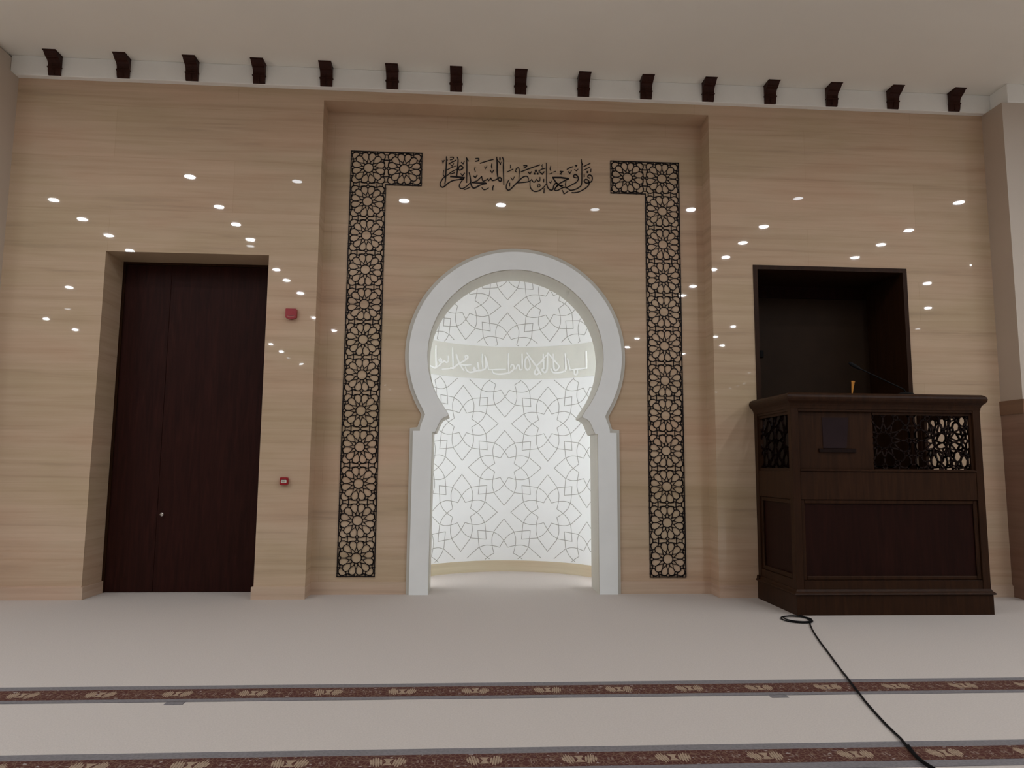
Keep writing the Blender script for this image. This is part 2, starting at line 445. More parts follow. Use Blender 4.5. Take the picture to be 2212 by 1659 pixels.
# inscription band with raised lettering
band = thing('inscription_band', 'pale curved stone band with white raised Arabic lettering inside the niche', 'inscription', (NX, NY+NR, BZ0))
b = MB(); SB = 1.352
for lo in (0,):
    pts = [(-2.05+(2.05+SB)*i/60, (BZ0+BZ1)/2) for i in range(61)]
    b.ribbon(pts, BZ1-BZ0, cylmap, .006)
b.build('band', M['band'], band)
def strokes8(data): return [[onCyl(920+x/5.82, 730+y/5.82) for x, y in st] for st in data]
NW = [
 [[(2020,170),(2024,280),(2025,380)],[(2025,380),(1900,395),(1820,405)],[(1820,405),(1785,260)],[(1868,410),(1872,450),(1890,460),(1906,450),(1910,410)]],
 [[(1755,200),(1762,300),(1760,400),(1720,430),(1640,440),(1600,430),(1575,390)],[(1605,205),(1608,300),(1615,390),(1640,408),(1668,392),(1682,355)],[(1682,355),(1610,275),(1540,190)]],
 [[(1534,190),(1530,300),(1525,400),(1495,435),(1460,400),(1490,385)],[(1478,205),(1482,300),(1485,385)],[(1525,215),(1460,290),(1390,355)],[(1270,190),(1340,290),(1400,370),(1450,462)],[(1395,380),(1370,430),(1380,458),(1410,455),(1428,425),(1400,405)]],
 [[(1300,290),(1312,350),(1300,390),(1270,400),(1247,350),(1252,280),(1275,240),(1300,290)],[(1210,205),(1212,300),(1212,395)],[(1212,395),(1185,400),(1170,350),(1150,345),(1130,390)]],
 [[(1035,200),(1038,320),(1040,430)],[(1065,370),(1075,340),(1100,345),(1110,375),(1090,410),(1040,440),(960,455),(890,455),(845,440),(830,405)],[(1000,395),(900,400),(785,402)],[(785,402),(765,310),(738,222)]],
 [[(705,205),(708,300),(712,400)],[(745,250),(752,340),(740,390),(690,408),(640,412),(590,428),(540,432),(505,405),(492,365)],[(648,310),(655,370),(662,405)],[(600,370),(615,395),(590,400),(600,370)]],
 [[(525,258),(495,262),(488,235),(505,222),(522,245),(480,285),(400,330),(340,372),(260,388),(190,395)],[(378,208),(395,265),(420,330),(472,412)],[(400,332),(480,342),(562,340)],[(300,375),(330,385),(380,350)]],
 [[(330,125),(333,250),(336,365)],[(120,95),(120,230),(122,360),(90,372),(50,352)],[(272,230),(275,290),(250,308),(222,290),(205,305),(185,300),(160,285),(175,260),(190,290),(175,335),(130,365)]],
 [[(60,265),(85,262),(90,300),(70,310),(58,290)],[(150,190),(165,160),(185,190)],[(250,150),(262,175),(280,150)],[(420,150),(440,175),(460,145)]],
]
for word in NW[:8]:
    b = MB()
    for st in strokes8(word): b.ribbon(smooth_path(st, 5) if len(st) > 3 else st, .027, lambda s_, z, t: cylmap(s_, z, t+.006), .012, taper=.35)
    b.build('raised_word', M['letter'], band)
# light strips hidden behind the jambs
for sgn, side in ((-1, 'left'), (1, 'right')):
    x = NX+sgn*1.37
    t = thing('light_strip', 'lit vertical strip hidden behind the %s jamb of the white niche' % side, 'light', (x, JY+.05, .05), 'strips lighting the niche')
    MB().box(x-.03, x+.03, JY+.002, JY+.03, .02, 4.6).build('profile', M['trim_white'], t)
    MB().box(x-.022, x+.022, JY+.03, JY+.04, .03, 4.58).build('diffuser', M['strip'], t)

# ------------------------------------------------------------------ white keyhole frame
fr = thing('niche_arch', 'white horseshoe arch frame standing round the bright prayer niche', 'arch', (NX, RD, 0))
MB().prism(band_poly(main_half, in_half), .245, JY).build('archivolt', M['white_gloss'], fr)
MB().prism(band_poly(rim_half, main_half), .272, RD).build('outer_moulding', M['rim'], fr, label='pale grey beige moulding edge')
ins = [(x-.004, z) for x, z in in_half[:-1]]
lin = [(max(x-.006, 0) if i else 0, z-(.006 if i < 30 else 0)) for i, (x, z) in enumerate(in_half)]
MB().prism(band_poly(in_half, lin), .262, JY+.004).build('jamb_lining', M['jamb'], fr, label='cream inner lining')

# ------------------------------------------------------------------ star lattice
def pol(r, a): a = math.radians(a); return (r*math.sin(a), r*math.cos(a))
def cell_paths():
    P = []
    P.append([pol(.136, 15*k) for k in range(25)])
    for k in range(12):
        a = 30*k
        P.append([pol(.136, a+15), pol(.182, a+15)])
        P.append([pol(.182, a-15), pol(.298, a), pol(.182, a+15)])
        P.append([pol(.298, a), pol(.392, a)])
        P.append([pol(.392, a), pol(.418, a+4.2), pol(.446, a+6.6), pol(.495, a), pol(.446, a-6.6), pol(.418, a-4.2), pol(.392, a)])
        P.append([pol(.446, a+6.6), pol(.459, a+11), pol(.464, a+15), pol(.459, a+19), pol(.446, a+23.4)])
    q = []
    for m in ((1,0,0,1), (0,1,1,0)):
        for sx in (1, -1):
            for sy in (1, -1):
                f = lambda x, y: (sx*(m[0]*x+m[1]*y), sy*(m[2]*x+m[3]*y))
                q += [[f(.055,.447), f(.105,.452), f(.19,.44)], [f(.247,.427), f(.247,.5)],
                      [f(.255,.425), f(.33,.462), f(.405,.452)], [f(.405,.452), f(.405,.5)], [f(.405,.452), f(.452,.405)]]
    return P+q
CELL = cell_paths()
def clip(p, q, x0, x1, z0, z1):
    t0, t1 = 0., 1.; dx, dz = q[0]-p[0], q[1]-p[1]
    for pp, qq in ((-dx, p[0]-x0), (dx, x1-p[0]), (-dz, p[1]-z0), (dz, z1-p[1])):
        if abs(pp) < 1e-12:
            if qq < 0: return None
        else:
            r = qq/pp
            if pp < 0: t0 = max(t0, r)
            else: t1 = min(t1, r)
    if t0 >= t1: return None
    return (p[0]+dx*t0, p[1]+dz*t0), (p[0]+dx*t1, p[1]+dz*t1)
def lattice(mb, centres, cx_, cz_, wdt, mp, th, rect=None):
    for (ux, uz) in centres:
        for path in CELL:
            pts = [(ux+x*cx_, uz+z*cz_) for x, z in path]
            if rect is None: mb.ribbon(pts, wdt, mp, th); continue
            for p, q in zip(pts[:-1], pts[1:]):
                c = clip(p, q, *rect)
                if c: mb.ribbon(list(c), wdt, mp, th)
def l_panel(px0, px1, top, bottom, flip, label):
    """px0..px1 outer x range; column on the left, or on the right when flip"""
    W = (px1-px0)/2; H = (top-bottom)/12
    t = thing('lattice_panel', label, 'lattice panel', ((px0+px1)/2, RD, bottom), 'star lattice panels beside the niche')
    cxs = px1-W/2 if flip else px0+W/2; other = px0+W/2 if flip else px1-W/2
    cen = [(cxs, top-H*(i+.5)) for i in range(12)]+[(other, top-H*.5)]
    b = MB(); lattice(b, cen, W, H, .0108, wallmap(RD), .010); b.build('star_lattice', M['bronze'], t)
    f = .011; b = MB(); y0, y1 = RD-.013, RD
    xa, xb = (px1-W, px1) if flip else (px0, px0+W)
    zc = top-H
    b.box(px0, px1, y0, y1, top-f, top); b.box(xa, xb, y0, y1, bottom, bottom+f)
    if flip:
        b.box(px1-f, px1, y0, y1, bottom, top); b.box(px0, px0+f, y0, y1, zc, top)
        b.box(px0, xa+f, y0, y1, zc, zc+f); b.box(xa, xa+f, y0, y1, bottom, zc)
    else:
        b.box(px0, px0+f, y0, y1, bottom, top); b.box(px1-f, px1, y0, y1, zc, top)
        b.box(xb-f, px1, y0, y1, zc, zc+f); b.box(xb-f, xb, y0, y1, bottom, zc)
    b.build('border', M['bronze'], t)
l_panel(-1.537, -.619, 5.597, .208, False, 'black star lattice panel on the wall left of the arch')
l_panel(1.849, 2.770, 5.583, .197, True, 'black star lattice panel on the wall right of the arch')

# ------------------------------------------------------------------ calligraphy over the niche
A6 = lambda x, y: onY(940+x/13.01, 330+y/13.01, RD)
A7 = lambda x, y: onY(1080+x/10.533, 330+y/10.533, RD)
HARAM = [(26,[(318,115),(315,300),(300,600),(288,780),(270,880)]),(14,[(318,190),(350,212)]),
 (16,[(245,495),(230,580),(238,640),(290,665),(340,640),(430,560),(560,490),(660,452)]),
 (24,[(280,665),(200,750),(145,850),(150,930),(205,972),(270,940),(380,845),(500,785),(640,760),(760,735)]),
 (24,[(655,470),(672,400),(720,368),(772,400),(782,440),(740,468),(690,492),(650,455)]),
 (26,[(620,130),(645,200),(632,400),(618,560),(605,670)]),(34,[(430,668),(600,682),(820,705)]),(24,[(820,705),(780,755),(700,742)]),
 (20,[(790,740),(720,830),(680,920),(690,980),(740,1010),(820,990),(920,910),(985,840)]),
 (20,[(385,315),(480,265),(580,215)]),(14,[(325,490),(440,430),(570,378)]),(12,[(425,335),(480,378),(520,305)]),(18,[(430,600),(550,565)]),
 (20,[(200,225),(220,288),(255,215)]),(18,[(420,132),(512,132),(498,182),(420,205)]),(18,[(735,270),(785,320),(820,240)]),(20,[(720,590),(770,650),(825,575)])]
MASJID = [(24,[(882,145),(890,300),(890,600),(885,840)]),(20,[(885,150),(935,235)]),
 (28,[(955,565),(980,660),(1000,800),(1010,900),(1060,985),(1120,990),(1230,930),(1330,890),(1440,870)]),
 (24,[(1440,870),(1400,850),(1200,852),(1040,842)]),
 (20,[(1040,842),(1180,790),(1310,670)]),(20,[(1310,670),(1335,790),(1390,790),(1480,735)]),(20,[(1480,735),(1505,790),(1570,710)]),(20,[(1570,710),(1600,780),(1680,770),(1760,730)]),
 (26,[(1765,730),(1820,695),(1862,750),(1840,803),(1795,790),(1765,730)]),(28,[(1730,130),(1740,300),(1742,550),(1770,740)]),
 (26,[(1890,135),(1922,220),(1915,400),(1922,650),(1930,900)]),(14,[(1745,200),(1800,270),(1835,340)]),(14,[(1835,340),(1852,265)]),(34,[(1820,150),(1820,195)]),
 (18,[(1260,300),(1450,240),(1635,190)]),(22,[(1140,165),(1225,168),(1212,220),(1135,245)]),(18,[(1125,405),(1108,470),(1130,530)]),
 (18,[(1390,395),(1410,455),(1452,380)]),(24,[(1592,315),(1582,380),(1595,440)]),(20,[(1545,490),(1600,570),(1645,490)]),(20,[(1075,655),(1130,705),(1180,630)]),
 (18,[(1310,975),(1340,1020),(1390,1042),(1450,1020),(1500,990)]),(24,[(1640,925),(1618,985),(1620,1045)]),(18,[(810,1035),(870,1025),(980,970)])]
SHATR = [(19,[(195,630),(150,730),(145,810),(188,853),(240,830),(340,730),(440,630),(520,560),(605,537),(645,580),(640,645)]),
 (15,[(385,690),(500,680),(620,665),(690,638),(720,605)]),(15,[(720,605),(750,660),(790,665),(835,605)]),(15,[(835,605),(870,650),(905,635),(910,560)]),
 (15,[(378,440),(355,420),(380,358),(425,350),(440,420),(435,520),(430,610)]),(14,[(240,280),(238,355)]),(13,[(160,440),(300,375)]),(12,[(245,570),(290,625),(325,550)]),
 (18,[(222,690),(220,760)]),(18,[(535,295),(610,297),(590,330),(545,350)]),(16,[(480,435),(690,355),(905,280)]),(16,[(640,440),(680,485),(715,435)]),
 (40,[(815,402),(817,422)]),(36,[(778,475),(792,478)]),(36,[(850,475),(864,478)]),(18,[(900,435),(960,490),(1005,435)]),(13,[(880,420),(950,375),(1035,355)]),(12,[(965,270),(952,300),(965,335)])]
WAJHAK = [(17,[(685,650),(685,760),(720,840),(800,885),(900,860),(990,790),(1052,715)]),
 (20,[(1055,240),(1060,500),(1062,680),(1085,790),(1140,848),(1200,840),(1220,760),(1252,708),(1300,702),(1318,740),(1265,800),(1242,845),(1300,862),(1380,822),(1450,790)]),
 (28,[(1200,565),(1380,567),(1560,592)]),(24,[(1205,572),(1270,670),(1350,745),(1430,748)]),(20,[(1560,597),(1450,650),(1340,712),(1270,790)]),
 (18,[(1340,740),(1420,790),(1500,790)]),(14,[(1500,650),(1488,720),(1500,790)]),
 (20,[(1740,572),(1690,562),(1672,530),(1710,497),(1760,530),(1782,600),(1740,670),(1640,730),(1500,800)]),
 (15,[(1155,305),(1138,370),(1155,410)]),(12,[(1130,485),(1190,460)]),(12,[(1215,440),(1270,425)]),(14,[(1115,660),(1155,695),(1170,645)]),
 (18,[(1362,425),(1432,430),(1390,460)]),(14,[(1390,460),(1365,487),(1408,490)]),(12,[(870,715),(858,778),(900,772),(915,740),(880,710)]),(20,[(995,605),(993,665)]),(18,[(1005,815),(1000,915)])]
FAWALLI = [(18,[(1850,155),(1860,260),(1862,500),(1855,715),(1800,790),(1700,840),(1600,855),(1550,822),(1500,790)]),(14,[(1858,240),(1885,270)]),
 (16,[(1525,380),(1590,345),(1660,320)]),(14,[(1710,290),(1752,290),(1725,322)]),(12,[(1695,385),(1740,415),(1775,375)]),(14,[(1550,430),(1590,475),(1625,410)]),
 (15,[(1905,315),(2050,245)]),(13,[(1905,400),(2050,325)]),(38,[(1983,440),(1997,440)]),(15,[(2070,375),(2065,440)]),(17,[(1915,495),(1915,550)]),
 (20,[(2040,580),(2002,562),(2000,522),(2050,507),(2098,560),(2090,640),(2040,680),(1960,690),(1917,650),(1940,612),(2000,622),(2030,680),(2010,750),(1930,820),(1800,890),(1700,910),(1635,908)]),
 (14,[(1420,855),(1455,940)]),(14,[(1455,940),(1550,880)])]
ct = thing('calligraphy', 'dark brown Arabic calligraphy line on the wall above the arch', 'calligraphy', (.6, RD, 5.1))
for word, fn, sc in ((FAWALLI, A7, 10.533), (WAJHAK, A7, 10.533), (SHATR, A7, 10.533), (MASJID, A6, 13.01), (HARAM, A6, 13.01)):
    b = MB()
    for wd, st in word:
        pts = [(p.x, p.z) for p in (fn(*q) for q in st)]
        b.ribbon(smooth_path(pts, 5) if len(pts) > 3 else pts, wd*1.32/sc*.00585, wallmap(RD), .009, taper=.3 if len(pts) > 3 else .1)
    b.build('cut_word', M['bronze'], ct)

# ------------------------------------------------------------------ corbels under the ceiling
ORD = ['first', 'second', 'third', 'fourth', 'fifth', 'sixth', 'seventh', 'eighth', 'ninth', 'tenth', 'eleventh', 'twelfth', 'thirteenth', 'fourteenth', 'fifteenth', 'sixteenth', 'seventeenth', 'eighteenth', 'nineteenth', 'twentieth']
cw_ = .148
prof = [(0, .004), (.014, .004), (.026, .03), (.034, .06), (.036, .09), (.036, .12), (.040, .142), (.052, .165), (.072, .182), (.098, .190), (.103, .196), (.120, .205), (.138, .220), (.152, .235), (.168, .25), (0, .25)]
def corbel():
    t = thing('corbel', '', 'corbel', (0, FY, FB), 'dark wooden corbels in a row under the ceiling')
    b = MB(); b.prism([(FY-d, FB+h) for d, h in prof], -cw_/2, cw_/2, 0); b.build('body', M['wood_corbel'], t)
    b = MB(); b.tube([(-cw_/2-.004, FY-.038, FB+.098), (cw_/2+.004, FY-.038, FB+.098)], .010, 8)
    for sx in (-1, 1): b.tube([(sx*(cw_/2+.001), FY-.006, FB+.098), (sx*(cw_/2+.001), FY-.038, FB+.098)], .0095, 8)
    b.build('bead_moulding', M['wood_corbel'], t)
    b = MB(); b.box(-cw_/2-.004, cw_/2+.004, FY-.174, FY, FB+.240, CH-.0005); b.build('cap', M['wood_corbel'], t)
    b = MB(); b.box(-.004, .004, FY-.041, FY-.01, FB+.012, FB+.09); b.box(-.004, .004, FY-.040, FY-.01, FB+.108, FB+.145); b.build('centre_fillet', M['wood_corbel'], t)
    return t
c0 = corbel()
bpx = [(119,162),(267,170),(415,178),(560,184),(705,192),(847,199),(985,206),(1124,211),(1260,216),(1395,221),(1529,225),(1663,229),(1796,233),(1928,237),(2060,241)]
bx = [onY(x, y, FY).x for x, y in bpx]
for i, x in enumerate(bx):
    if i == 0: o = c0
    else:
        o = c0.copy(); COL.objects.link(o)
        for ch in c0.children:
            c = ch.copy(); COL.objects.link(c); c.parent = o
    o.location.x = x
    o['label'] = ('leftmost dark wooden corbel under the ceiling' if i == 0 else 'rightmost dark wooden corbel under the ceiling' if i == 14 else
                  'dark wooden corbel under the ceiling, %s from the left in its row' % ORD[i])

# ------------------------------------------------------------------ door on the left
d = structure(thing('door_1', 'tall dark brown double door in the deep stone opening', 'door', (DX0, DD, 0)))
del d['category']
xs = onY(346, 1000, DD).x
MB().bbox(DX0+.03, xs-.0015, DD, DD+.05, .005, DTOP-.03, .003).build('door_leaf', M['door'], d)
leaf = MB().bbox(xs+.0015, DX1-.03, DD, DD+.05, .005, DTOP-.03, .003).build('door_leaf', M['door'], d)
b = MB(); b.box(DX0, DX0+.03, DD-.02, DD+.06, 0, DTOP); b.box(DX1-.03, DX1, DD-.02, DD+.06, 0, DTOP); b.box(DX0+.03, DX1-.03, DD-.02, DD+.06, DTOP-.03, DTOP)
b.build('door_frame', M['wood'], d)
hp = onY(348, 1111, DD)
b = MB(); b.tube([(hp.x+.01, DD, hp.z), (hp.x+.01, DD-.045, hp.z), (hp.x+.035, DD-.055, hp.z+.006), (hp.x+.05, DD-.055, hp.z+.012)], [.012, .012, .013, .009], 10)
b.tube([(hp.x+.01, DD, hp.z), (hp.x+.01, DD-.006, hp.z)], .022, 16)
b.build('door_handle', M['chrome'], leaf, True)
MB().box(DX0-.1, DX1+.1, DD+.06, DD+.12, 0, DTOP).build('door_backing', M['door'], d)

# ------------------------------------------------------------------ opening and door behind the pulpit
d = structure(thing('door_2', 'dark timber opening with a dark grey door leaf behind the pulpit', 'door', (OX0, 0, 0)))
del d['category']
fw = .055
b = MB(); b.box(OX0, OX0+fw, -.012, OD, 0, OTOP); b.box(OX1-fw, OX1, -.012, OD, 0, OTOP); b.box(OX0+fw, OX1-fw, -.012, OD, OTOP-fw, OTOP)
b.build('door_frame', M['wood'], d)
MB().box(OX0+fw, OX1-fw, OD-.02, OD+.05, 3.915, OTOP-fw).build('header', M['wood_panel'], d)
leaf = MB().box(OX0+fw+.002, OX1-fw-.002, OD, OD+.04, 0, 3.912).build('door_leaf', M['leaf_grey'], d)
p = onY(1643.5, 765, OD)
MB().bbox(p.x-.025, p.x+.03, OD-.03, OD, p.z-.05, p.z+.05, .006).build('lock_box', M['black'], leaf)
MB().box(OX0-.1, OX1+.1, OD+.05, OD+.1, 0, OTOP).build('door_backing', M['wood_panel'], d)

# ------------------------------------------------------------------ pulpit
PX0, PX1, PY0, PY1, PT = 3.56, 5.735, -1.06, -.03, 2.39
pu = thing('pulpit', 'dark wooden pulpit with pierced star screens in front of the right opening', 'pulpit', ((PX0+PX1)/2, (PY0+PY1)/2, 0))
U = [(PX0, PY1), (PX0, PY0), (PX1, PY0), (PX1, PY1)]     # right of travel is outside
zP = onY(1900, 1279, PY0).z; z1 = onY(1900, 1250, PY0).z; z2 = onY(1900, 1080, PY0).z; z3 = onY(1900, 1019, PY0).z; z4 = onY(1900, 890, PY0).z; z5 = 2.245
b = MB(); b.sweep(U, [(-.02, 0), (.012, 0), (.012, zP-.03), (-.02, zP-.03)]); b.build('plinth', M['wood'], pu)
b = MB(); b.sweep(U, [(-.02, zP-.03), (.022, zP-.03), (.036, zP-.022), (.030, zP-.008), (.010, zP+.008), (.0, zP+.03), (-.02, zP+.03)]); b.build('base_moulding', M['wood'], pu)
co = MB(); co.sweep(U, [(-.06, z5-.03), (.002, z5-.03), (.006, z5+.0), (.016, z5+.025), (.030, z5+.04), (.046, z5+.055), (.056, z5+.075), (.058, z5+.095), (.052, z5+.117), (.038, z5+.134), (.015, PT), (-.06, PT)])
co.build('cornice', M['wood'], pu)
pw = .085
for x in (PX0, PX1-pw):
    for y in (PY0, PY1-pw):
        MB().bbox(x, x+pw, y, y+pw, zP, z5, .004).build('corner_post', M['wood'], pu)
def rail(za, zb):
    b = MB(); e = .006
    b.bbox(PX0+pw, PX1-pw, PY0+e, PY0+.07, za, zb, .004)
    b.bbox(PX0+e, PX0+.07, PY0+pw, PY1-pw, za, zb, .004); b.bbox(PX1-.07, PX1-e, PY0+pw, PY1-pw, za, zb, .004)
    return b
rail(zP, z1-.02).build('bottom_rail', M['wood'], pu)
rail(z2, z3).build('middle_rail', M['wood'], pu)
rail(z4, z5).build('frieze', M['wood'], pu)
# sill beads
b = MB()
b.bbox(PX0+pw, PX1-pw, PY0-.008, PY0+.05, z3, z3+.022, .005); b.build('sill', M['wood'], pu)
# lower panels with raised mouldings
def framed(x0, x1, z0, zz, y, deep, name):
    b = MB(); b.box(x0, x1, y+deep, y+deep+.02, z0, zz); pn = b.build(name, M['wood_panel'], pu)
    b = MB(); m_ = .045
    for (a0, a1, c0_, c1) in ((x0, x0+m_, z0, zz), (x1-m_, x1, z0, zz), (x0+m_, x1-m_, z0, z0+m_), (x0+m_, x1-m_, zz-m_, zz)):
        b.bbox(a0, a1, y+deep-.022, y+deep, c0_, c1, .008)
    b.build('panel_moulding', M['wood'], pn)
framed(PX0+pw, PX1-pw, z1-.02, z2, PY0, .04, 'lower_panel')
for xs_, sg in ((PX0, 1), (PX1, -1)):
    y0, y1 = PY0+pw, PY1-pw; xa = xs_+sg*.045; xb = xs_+sg*.06
    pn = MB().box(min(xa, xb), max(xa, xb), y0, y1, z1-.02, z2).build('lower_panel', M['wood_panel'], pu)
    b = MB(); m_ = .05; xi, xo = sorted((xs_+sg*.02, xs_+sg*.045))
    for (a0, a1, c0_, c1) in ((y0, y0+m_, z1-.02, z2), (y1-m_, y1, z1-.02, z2), (y0+m_, y1-m_, z1-.02, z1+.03), (y0+m_, y1-m_, z2-.05, z2)):
        b.bbox(xi, xo, a0, a1, c0_, c1, .006)
    b.build('panel_moulding', M['wood'], pn)
# upper front: solid board on the left, pierced screen on the right
XS = onY(1886, 950, PY0+.04).x
MB().box(PX0+pw, XS, PY0+.04, PY0+.06, z3, z4).build('solid_panel', M['wood'], pu)
fx1 = PX1-pw; f_ = .03
b = MB()
for (a0, a1, c0_, c1) in ((XS, fx1, z4-f_, z4), (XS, fx1, z3, z3+f_), (fx1-f_, fx1, z3+f_, z4-f_)): b.box(a0, a1, PY0+.03, PY0+.058, c0_, c1)
b.build('screen_border', M['wood'], pu)
cs = .655; cxl = onY(1909, 951, PY0+.04).x; czl = onY(1909, 951, PY0+.04).z
b = MB(); lattice(b, [(cxl, czl), (cxl+cs, czl), (cxl+2*cs, czl)], cs, cs, .016, wallmap(PY0+.05), .016, (XS, fx1-.01, z3+.01, z4-.01)); b.build('star_screen', M['wood_screen'], pu)
for xs_, sg in ((PX0, 1), (PX1, -1)):
    y0, y1 = PY0+pw, PY1-pw
    mp = (lambda X, s_: (lambda u, v, t: (X+s_*t, u, v)))(xs_+sg*.035, sg)
    b = MB(); cy_ = (y0+y1)/2
    lattice(b, [(cy_-cs/2, czl), (cy_+cs/2, czl)], cs, cs, .021, mp, .016, (y0, y1, z3+.005, z4-.005)); b.build('star_screen', M['wood_screen'], pu)
    b = MB(); xi, xo = sorted((xs_+sg*.02, xs_+sg*.06))
    for (a0, a1, c0_, c1) in ((y0, y0+.03, z3, z4), (y1-.03, y1, z3, z4), (y0+.03, y1-.03, z3, z3+.03), (y0+.03, y1-.03, z4-.03, z4)): b.box(xi, xo, a0, a1, c0_, c1)
    b.build('screen_border', M['wood'], pu)
MB().box(PX0+.07, PX1-.07, PY0+.07, PY1, 1.22, 1.28).build('platform', M['wood_panel'], pu)
kz = onX(1632, 1243, PX0).z
b = MB(); b.tube([(PX0, PY1-.05, kz), (PX0-.03, PY1-.05, kz)], [.022, .03], 12); b.build('knob', M['wood'], pu, True)
# thin grey sheet on the solid board, with the small ledge below it
q = [onY(x, y, PY0+.03) for x, y in ((1776, 902), (1833, 902), (1829, 968), (1779, 968))]
b = MB(); b.prism([(p.x, p.z) for p in q], PY0+.034, PY0+.0395); tag(b.build('grey_sheet', M['board_sheet'], loc=(q[0].x, PY0+.035, q[2].z)), 'dim grey sheet on the pulpit upper left board', 'flat sheet')
za = onY(1800, 977, PY0).z; zb = onY(1800, 969, PY0).z
MB().bbox(onY(1772, 972, PY0).x, onY(1852, 972, PY0).x, PY0+.02, PY0+.04, za, zb, .002).build('ledge', M['wood_screen'], pu)

# microphone and gold rod on the pulpit top
yb = PY0+.09
m0 = onY(1962, 848, yb); m1 = onY(1893, 813, yb+.02); m2 = onY(1856, 796, yb+.03); m3 = onY(1838, 786, yb+.03)
mi = thing('microphone', 'black gooseneck microphone leaning left on the pulpit top', 'microphone', (m0.x, yb, PT))
b = MB(); b.lathe((m0.x-.03, yb, PT), [(.085, 0), (.085, .012), (.06, .026), (.02, .034)], 24); b.build('base', M['black'], mi, True)
b = MB(); b.tube([(m0.x-.03, yb, PT+.03), tuple(m0+Vector((-.05, 0, .035))), tuple(m1), tuple(m2)], [.009, .008, .007, .007], 10); b.build('gooseneck', M['black'], mi, True)
ax = (m3-m2)
b = MB(); b.tube([tuple(m2+ax*t) for t in (-.15, 0, .2, .9, 1.15, 1.25)], [.008, .016, .02, .022, .016, .006], 14); b.build('capsule', M['black'], mi, True)
g0 = onY(1840.5, 848.5, yb); g1 = onY(1842.7, 823.5, yb)
gr = thing('tapered_rod', 'small gold tapered rod standing upright on the pulpit top', 'rod', (g0.x, yb, PT))
dv = Vector((g1.x-g0.x, 0, g1.z-PT))
P0 = Vector((g0.x, yb, PT))
b = MB(); b.tube([P0+dv*t for t in (0, .05, .93)], [.006, .006, .0175], 16); b.build('shaft', M['gold'], gr, True)
b = MB(); b.tube([P0+dv*t for t in (.93, 1.0)], [.021, .021], 16); b.build('cap', M['gold'], gr)

# ------------------------------------------------------------------ fire alarm devices
a = onY(619, 668); c = onY(642, 691)
x0, x1, zt, zb = a.x, c.x, a.z, c.z
al = thing('alarm_sounder', 'plain red fire alarm sounder high on the wall beside the door', 'alarm sounder', ((x0+x1)/2, 0, (zt+zb)/2))
po = [(x0+.006, zt), (x1-.01, zt), (x1, zt-.012), (x1, zb+.03), (x1-.008, zb+.014)]
po += [(x1-.012-(x1-x0-.024)*i/8, zb+.014-.014*math.sin(math.pi*i/8)) for i in range(1, 8)]+[(x0+.008, zb+.014), (x0, zb+.03), (x0, zt-.006)]
MB().prism(po, -.05, 0).build('housing', M['red'], al)
b = MB(); xm = (x0+x1)/2; wd = (x1-x0)*.33
lens = [(xm-wd+2*wd*i/8, zb+.030-.010*math.sin(math.pi*i/8)) for i in range(9)]+[(xm+wd-2*wd*i/8, zb+.040-.006*math.sin(math.pi*i/8)) for i in range(9)]
MB().prism(lens, -.054, -.049).build('lens', M['red_pale'], al, label='pale red lens')
MB().prism([(x, z+.011) for x, z in lens[:9]]+[(x, z+.006) for x, z in lens[9:]], -.053, -.049).build('slot', M['red_dark'], al)
a = onY(606.3, 1031); c = onY(623.7, 1047.3)
x0, x1, zt, zb = a.x, c.x, a.z, c.z; r = .016
cpnt = thing('call_point', 'red manual call point with white plate on the wall beside the door', 'call point', ((x0+x1)/2, 0, (zt+zb)/2))
def rrect(x0, x1, z0, z1, r, n=5):
    o = []
    for cx_, cz_, a0 in ((x1-r, z1-r, 0), (x0+r, z1-r, 90), (x0+r, z0+r, 180), (x1-r, z0+r, 270)):
        o += [(cx_+r*math.cos(math.radians(a0+90*i/n)), cz_+r*math.sin(math.radians(a0+90*i/n))) for i in range(n+1)]
    return o
W_, H_ = x1-x0, zt-zb
MB().prism(rrect(x0, x1, zb, zt, r), -.045, 0).build('housing', M['red'], cpnt)
MB().prism(rrect(x0+W_*.2, x1-W_*.18, zb+H_*.66, zb+H_*.735, .003), -.0465, -.044).build('slot', M['red_dark'], cpnt)
plate = MB().prism(rrect(x0+W_*.17, x1-W_*.17, zb+H_*.27, zb+H_*.65, .007), -.048, -.044).build('plate', M['plate'], cpnt, label='off white plate')
b = MB()
for i in range(4):
    xx = x0+W_*(.33+.11*i); b.box(xx-.0025, xx+.0025, -.049, -.0475, zb+H_*.36, zb+H_*.56)
b.box(x0+W_*.33, x0+W_*.45, -.049, -.0475, zb+H_*.45, zb+H_*.49); b.box(x0+W_*.55, x0+W_*.67, -.049, -.0475, zb+H_*.53, zb+H_*.56)
b.build('printed_mark', M['plate_ink'], plate)
MB().prism(rrect(x0+W_*.3, x1-W_*.25, zb+H_*.79, zb+H_*.83, .002), -.0465, -.044).build('top_rib', M['red_pale'], cpnt)

